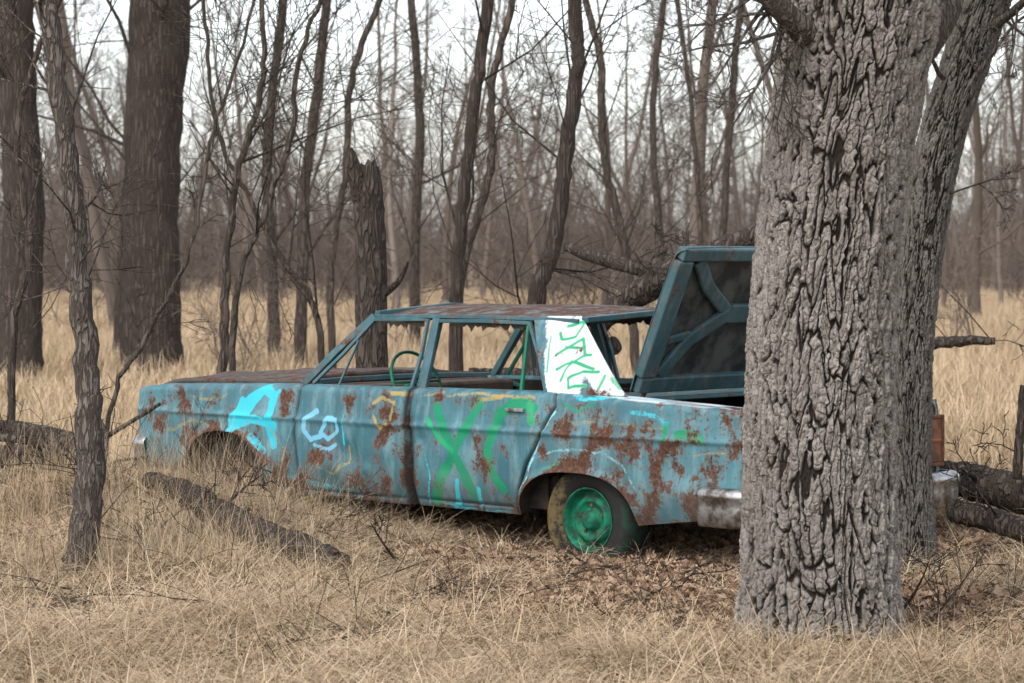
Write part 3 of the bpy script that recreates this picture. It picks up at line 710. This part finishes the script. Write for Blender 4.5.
for sg in(1,-1):
    a_,b_=sorted((sg*.63,sg*.84)); 
    tr.box(-.015,.02,a_,b_,.66,.68); tr.box(-.015,.02,a_,b_,.40,.42); tr.box(-.015,.02,a_,a_+.02,.42,.66); tr.box(-.015,.02,b_-.02,b_,.42,.66)
    tl.box(-.010,.01,a_+.02,b_-.02,.42,.66); tl.box(-.018,.0,a_+.03,b_-.03,.53,.55)
tl.done('tail_lamp',M_lens,.006); tr.done('tail_lamp_bezel',M_rust,.004)
pl=MB(); pl.box(-.02,.0,-.17,.17,.47,.60); pl.done('plate_recess',M_rust)
tg=MB(); tg.beam([(.04,-.70,.755),(.02,0,.765),(.04,.70,.755)],.07,.02,Vector((0,0,1)))
for sg in(1,-1): tg.beam([(.05,sg*.725,.752),(.4,sg*.735,.772),(.88,sg*.735,.79)],.05,.016,Vector((0,0,1)))
tg.done('trunk_gutter',M_white)
lid=MB(); hv=Vector((-.326,0,.755)).normalized(); nv_=Vector((.755,0,.326)).normalized(); H0=Vector((.866,0,.82)); LL=.83; WB=.735
def LP(a,b,o=0):
    return H0+hv*a+Vector((0,b,0))+nv_*o
nu,nv=40,60
A_,B_=np.meshgrid(np.linspace(0,1,nu),np.linspace(-1,1,nv),indexing='ij')
Vv=[]
for i in range(nu):
    for j in range(nv):
        a=A_[i,j];bb=B_[i,j]; o=.05+.022*(1-bb*bb)+.012*math.sin(a*math.pi)-.05*max(0,(a-.94)/.06)**2-.02*max(0,abs(bb)-.96)/.04
        p=LP(a*LL,bb*(WB-.02*max(0,a-.9)/.1),o); Vv.append(tuple(p))
ls=fast('trunk_lid_skin',np.array(Vv),gridfaces(nu,nv),M_carplain,car)
m=ls.modifiers.new('s','SOLIDIFY'); m.thickness=.006
def lb(pts,w_,h_,o=.018): lid.beam([LP(a,b_,o) for a,b_ in pts],w_,h_,nv_)
lb([(.045,-WB+.02),(.045,WB-.02)],.09,.05); lb([(LL-.035,-WB+.02),(LL-.035,WB-.02)],.07,.062)
for sg in(1,-1):
    lb([(.092,sg*(WB-.06)),(LL-.072,sg*(WB-.06))],.12,.06)
    lb([(.095,sg*.58),(.30,sg*.42),(.45,sg*.16)],.085,.034,.013); lb([(LL-.075,sg*.55),(.60,sg*.40),(.45,sg*.16)],.08,.030,.015)
    lb([(.45,sg*.16),(.45,0)],.11,.032,.011)
    lb([(.30,sg*.60),(.33,sg*.43)],.05,.022,.012)
lid.done('trunk_lid_frame',M_lid,.010)
li=MB()
for sg in(1,-1):
    li.beam([(.88,sg*.60,.70),(.93,sg*.60,.78),(.90,sg*.60,.86),(.83,sg*.60,.93)],.03,.012)
li.done('lid_hinges',M_rust,.002)
sk=mk('lid_inner_skin',[LP(.02,-WB+.03,.03),LP(.02,WB-.03,.03),LP(LL-.02,WB-.03,.03),LP(LL-.02,-WB+.03,.03)],[(0,1,2,3)],M_lidin,False,car)
def bumper(name,path,zc,mat):
    prof=[(-.035,-.105),(-.008,-.10),(.006,-.075),(.010,-.035),(.010,0),(.008,.03),(.016,.045),(.018,.06),(.012,.082),(-.006,.098),(-.035,.10)]
    pts,_=catmull([Vector((x,y,0)) for x,y in path],[1]*len(path),6); V=[]
    for i,p in enumerate(pts):
        t=(pts[min(i+1,len(pts)-1)]-pts[max(i-1,0)]).normalized(); nrm=Vector((t.y,-t.x,0))
        for o,z in prof: V.append(p+nrm*o+Vector((0,0,zc+z)))
    k=len(prof); F=[]
    for i in range(len(pts)-1):
        for j in range(k-1): F.append((i*k+j,(i+1)*k+j,(i+1)*k+j+1,i*k+j+1))
    ob=mk(name,V,F,mat,True,car); m=ob.modifiers.new('s','SOLIDIFY'); m.thickness=.006
    return ob
bumper('rear_bumper',[(.28,-.925),(.10,-.93),(-.04,-.90),(-.085,-.80),(-.10,-.4),(-.105,0),(-.10,.4),(-.085,.80),(-.04,.90),(.10,.93),(.28,.925)][::-1],.275,M_chrome)
bumper('front_bumper',[(4.70,-.88),(4.80,-.87),(4.87,-.82),(4.91,-.66),(4.93,-.3),(4.935,0),(4.93,.3),(4.91,.66),(4.87,.82),(4.80,.87),(4.70,.88)],.33,M_chrome)
hd=MB()
for s_,z_ in((2.50,.70),(1.52,.715)):
    for sg in(1,-1): hd.box(s_-.01,s_+.12,sg*.898-.012,sg*.898+.012,z_-.01,z_+.01)
hd.done('door_handles',M_chrome,.004)

# ---------------------------------------------------------------- grass & scatter
def blademat(name,cs):
    b=NB(name); oi=b.n('ShaderNodeObjectInfo'); bv=b.attr('bv').outputs['Fac']
    f=b.math('ADD',b.math('MULTIPLY',bv,.68),b.math('MULTIPLY',oi.outputs['Random'],.32))
    c=b.ramp(f,[(i/(len(cs)-1),c_) for i,c_ in enumerate(cs)])
    b.col(c); b.rough(1,0)
    df=b.n('ShaderNodeBsdfDiffuse'); b.l(c,df.inputs[0]); b.l(df.outputs[0],b.out.inputs[0]); return b.m
M_straw=blademat('dry_straw',[(.15,.102,.064),(.33,.245,.155),(.50,.385,.255),(.67,.555,.40)])
M_field=blademat('field_straw',[(.29,.21,.13),(.42,.315,.20),(.53,.405,.268),(.61,.48,.335)])
M_leaf=blademat('dry_leaf',[(.10,.060,.040),(.22,.142,.092),(.33,.228,.152),(.46,.345,.245)])
def coll(n): return bpy.data.collections.new(n)
def tuft(name,n,h,spread,lean,wd,mat,c,seg=4,droop=.5,seed=0,flat=0,comb=0):
    rs=random.Random(seed); V=[];F=[];B=[]
    azc=0
    for i in range(n):
        a=rs.random()*6.283; rr=spread*math.sqrt(rs.random()); p=Vector((rr*math.cos(a),rr*math.sin(a),-.02 if not flat else rs.random()*flat))
        if comb and i%45==0: azc=rs.random()*6.283; cc=Vector((rs.uniform(-1,1)*spread*.75,rs.uniform(-1,1)*spread*.75,0))
        if comb and rs.random()<.55: p=Vector((cc.x+rs.gauss(0,.07),cc.y+rs.gauss(0,.07),rs.random()*flat*1.6)); az=azc+rs.gauss(0,comb)
        else: az=rs.random()*6.283
        L=h[0]+(h[1]-h[0])*rs.random(); ln=lean*(.3+rs.random()) if not flat else rs.uniform(.9,1.6); dr=droop*rs.random()*1.6
        hd_=Vector((math.cos(az),math.sin(az),0)); sd_=Vector((-math.sin(az),math.cos(az),0)); tw=rs.uniform(-.8,.8); sd_=(sd_*math.cos(tw)+Vector((0,0,1))*math.sin(tw)*.5+hd_*math.sin(tw)).normalized()
        th=ln; b0=len(V); bv=rs.random(); q=p.copy(); w0=wd*(.6+.8*rs.random())
        for k in range(seg+1):
            t=k/seg; w_=w0*(1-t*.85)*.5
            V.append(q-sd_*w_);V.append(q+sd_*w_);B+= [bv*.85+.15*t]*2
            q=q+(hd_*math.sin(th)+Vector((0,0,1))*math.cos(th))*(L/seg); th+=dr/seg*2.2
            if q.z<.005 and flat: q.z=.005+rs.random()*.02
        for k in range(seg): F.append((b0+2*k,b0+2*k+1,b0+2*k+3,b0+2*k+2))
    ob=mk(name,V,F,mat,True,None,c); fattr(ob.data,'bv',B); return ob
def scatter(name,pts,rots,scl,idx,c):
    me=bpy.data.meshes.new(name); me.from_pydata([tuple(p) for p in pts],[],[]); 
    fattr(me,'rot',rots,'FLOAT_VECTOR'); fattr(me,'scl',scl,'FLOAT_VECTOR')
    a=me.attributes.new('idx','INT','POINT'); a.data.foreach_set('value',np.asarray(idx,dtype=np.int32))
    ob=link(bpy.data.objects.new(name,me))
    ng=bpy.data.node_groups.new(name+'_gn','GeometryNodeTree')
    ng.interface.new_socket('Geometry',in_out='INPUT',socket_type='NodeSocketGeometry'); ng.interface.new_socket('Geometry',in_out='OUTPUT',socket_type='NodeSocketGeometry')
    N=ng.nodes; gi=N.new('NodeGroupInput'); go=N.new('NodeGroupOutput'); ip=N.new('GeometryNodeInstanceOnPoints'); ci=N.new('GeometryNodeCollectionInfo')
    ci.inputs['Collection'].default_value=c; ci.inputs['Separate Children'].default_value=True; ci.inputs['Reset Children'].default_value=True
    ip.inputs['Pick Instance'].default_value=True
    def na(n,t):
        x=N.new('GeometryNodeInputNamedAttribute'); x.data_type=t; x.inputs['Name'].default_value=n
        return next(o for o in x.outputs if o.name=='Attribute' and o.enabled)
    L=ng.links; L.new(gi.outputs[0],ip.inputs['Points']); L.new(ci.outputs[0],ip.inputs['Instance'])
    L.new(na('idx','INT'),ip.inputs['Instance Index']); L.new(na('rot','FLOAT_VECTOR'),ip.inputs['Rotation']); L.new(na('scl','FLOAT_VECTOR'),ip.inputs['Scale'])
    L.new(ip.outputs[0],go.inputs[0])
    m=ob.modifiers.new('scatter','NODES'); m.node_group=ng; return ob
rng=np.random.RandomState(11)
def incar(x,y,mg=0.0):
    dx=x-1.779;dy=y-14.658; s=dx*-.7314+dy*.682; l=dx*-.682+dy*-.7314
    return (s>-.1-mg)&(s<4.85+mg)&(np.abs(l)<.92+mg)
def sample(n,d0,d1,k=.21,m=1.0,p=1.0):
    d=np.sqrt(d0*d0+(d1*d1-d0*d0)*rng.rand(n)**p); x=(rng.rand(n)*2-1)*(k*d+m); return x,d
def litter_w(x,y):
    px=x/y*F_PX+512
    a=np.clip((px-340)/110,0,1)*np.clip((1100-px)/100,0,1)*np.clip((y-10.6)/.7,0,1)*np.clip((17-y)/1.,0,1)
    return np.clip(a*(1.15+1.0*(vnoise(x*1.6,y*1.6,x*0,3)-.45)),0,1)
def place(name,x,y,c,nvar,s0,s1,tilt=.15,zoff=0,zs=(.85,1.15),slope=False):
    fz=lambda X_,Y_: ghn(X_,Y_)*np.clip(1.6-np.hypot(X_,Y_-14)/60,0,1)
    z=fz(x,y)+zoff
    n=len(x)
    th=rng.rand(n)*6.283; tx=rng.uniform(-tilt,tilt,n); ty=rng.uniform(-tilt,tilt,n)
    if slope:
        e=.2; gxx=(fz(x+e,y)-fz(x-e,y))/(2*e); gyy=(fz(x,y+e)-fz(x,y-e))/(2*e)
        R_=[]
        for i in range(n):
            nrm=Vector((-gxx[i],-gyy[i],1)).normalized(); q=Vector((0,0,1)).rotation_difference(nrm).to_matrix()@Matrix.Rotation(th[i],3,'Z'); R_.append(tuple(q.to_euler()))
        rot=np.array(R_)
    else: rot=np.stack([tx,ty,th],-1)
    s=rng.uniform(s0,s1,n); sc=np.stack([s,s,s*rng.uniform(*zs,n)],-1)
    return scatter(name,np.stack([x,y,z],-1),rot,sc,rng.randint(0,nvar,n),c)
cA=coll('tuft_stand'); [tuft('ts%d'%i,40,(.14,.42),.10,.40,.0032,M_straw,cA,6,1.5,i) for i in range(6)]
cB=coll('tuft_mat'); [tuft('tm%d'%i,1100,(.12,.42),.45,1.25,.0038,M_straw,cB,4,.5,20+i,flat=.06,comb=.35) for i in range(6)]
cC=coll('tuft_far'); [tuft('tf%d'%i,110,(.28,.62),.42,.3,.014,M_field,cC,3,.5,40+i) for i in range(5)]
cS=coll('tuft_stem'); [tuft('tt%d'%i,9,(.45,.95),.15,.18,.003,M_straw,cS,5,.35,60+i) for i in range(5)]
cD=coll('tuft_sparse'); [tuft('td%d'%i,60,(.10,.32),.42,1.25,.0032,M_straw,cD,4,.5,80+i,flat=.05,comb=.5) for i in range(5)]
x,y=sample(640,8.6,20); lw=litter_w(x,y); k=(~incar(x,y,-.3))&(rng.rand(len(x))>1.05*lw); place('matted_grass',x[k],y[k],cB,6,.75,1.15,.05,.0,slope=True)
x,y=sample(420,9.8,17); lw=litter_w(x,y); k=(~incar(x,y,-.1))&(rng.rand(len(x))<.75*lw+.05); place('loose_straw',x[k],y[k],cD,5,.8,1.15,.05,.03,slope=True)
x,y=sample(4600,9.0,26); lw=litter_w(x,y); dn=vnoise(x*1.1,y*1.1,x*0,6)
k=(~incar(x,y,.02))&(rng.rand(len(x))>np.clip(lw*1.6,0,.99))&(rng.rand(len(x))<np.clip((dn-.36)*3+np.clip((y-17)/4,0,1),.04,1)); place('standing_dry_grass',x[k],y[k],cA,6,.5,1.05,.2)
x,y=sample(6200,18.5,95,.21,2); k=~incar(x,y,.3); place('field_grass',x[k],y[k],cC,5,.55,1.0,.10)
x=rng.uniform(-2.9,-.75,900); y=rng.uniform(12.8,16.8,900); px=x/y*F_PX+512; k=(~incar(x,y,.05))&(rng.rand(900)<np.clip((380-px)/200,0.02,1)); place('tall_grass_stems',x[k],y[k],cS,5,.35,.80,.18)
cL=coll('leaf_clump')
out=[(0,-.5),(.10,-.32),(.26,-.22),(.14,-.08),(.34,.08),(.16,.16),(.26,.34),(.08,.38),(0,.5),(-.08,.38),(-.26,.34),(-.16,.16),(-.34,.08),(-.14,-.08),(-.26,-.22),(-.10,-.32)]
for i in range(6):
    rs=random.Random(100+i);V=[];F=[];B=[]
    for k in range(260):
        s=rs.uniform(.04,.085);a=rs.random()*6.283;rr=.42*math.sqrt(rs.random());o=Vector((rr*math.cos(a),rr*math.sin(a),rs.random()*.035+.010))
        M=Matrix.Rotation(rs.random()*6.283,3,'Z')@Matrix.Rotation(rs.gauss(0,.5),3,'X')@Matrix.Rotation(rs.gauss(0,.4),3,'Y'); cu=rs.uniform(-.9,1.2); b0=len(V);bv=rs.random()
        V.append(o.copy());B.append(bv)
        for (u,v) in out: V.append(o+M@Vector((u*s,v*s,cu*s*(u*u*2.2+v*v*.8))));B.append(bv)
        for j in range(16): F.append((b0,b0+1+j,b0+1+(j+1)%16))
    ob=mk('lf%d'%i,V,F,M_leaf,False,None,cL); fattr(ob.data,'bv',B)
x,y=sample(760,9.2,17,.21,.6); k=(rng.rand(len(x))<.18+.95*litter_w(x,y)); place('fallen_leaves',x[k],y[k],cL,6,.8,1.15,.03,.008,slope=True)

# ---------------------------------------------------------------- forest
cT=coll('forest_trees'); cU=coll('forest_shrubs')
for i in range(7):
    random.seed(200+i); V=[];F=[]; H=U(9,14)
    p=Vector((0,0,-.2)); pts=[p];rad=[U(.06,.14)];q=p.copy();dd=Vector((U(-.15,.15),U(-.15,.15),1)).normalized()
    for k in range(12):
        dd=(dd+rvec()*.12+Vector((0,0,.05))).normalized(); q=q+dd*H/12; pts.append(q.copy()); rad.append(rad[0]*(1-.85*(k+1)/12))
    tube(V,F,pts,rad,6)
    for k in range(22):
        t=U(.12,.97); j=min(11,int(t*12)); b_=pts[j].lerp(pts[j+1],t*12-j); s_=rvec(); s_.z=0; s_=s_.normalized()+Vector((0,0,U(.4,1.4)))
        grow(V,F,b_,s_.normalized(),U(1.2,3.4)*(1.15-.6*t),max(.012,rad[j]*U(.2,.4)),1,3,.0055,.25,.06,(3,6),(.35,.65))
    mk('tr%d'%i,V,F,M_farhaze,True,None,cT)
for i in range(5):
    random.seed(300+i); V=[];F=[]
    for k in range(12):
        s_=Vector((U(-.5,.5),U(-.5,.5),1)).normalized(); grow(V,F,Vector((U(-.5,.5),U(-.5,.5),-.1)),s_,U(1.6,4.2),U(.010,.024),1,3,.006,.22,.05,(3,6),(.3,.6))
    mk('sh%d'%i,V,F,M_farhaze,True,None,cU)
x,y=sample(370,44,190,.22,5,.9); place('distant_forest',x,y,cT,7,.7,1.2,.06)
x,y=sample(480,75,190,.22,5,.9); place('distant_undergrowth',x,y,cU,5,.7,1.4,.08)
x,y=sample(20,30,60,.2,2); place('saplings',x,y,cU,5,.35,.8,.08)
print('done')
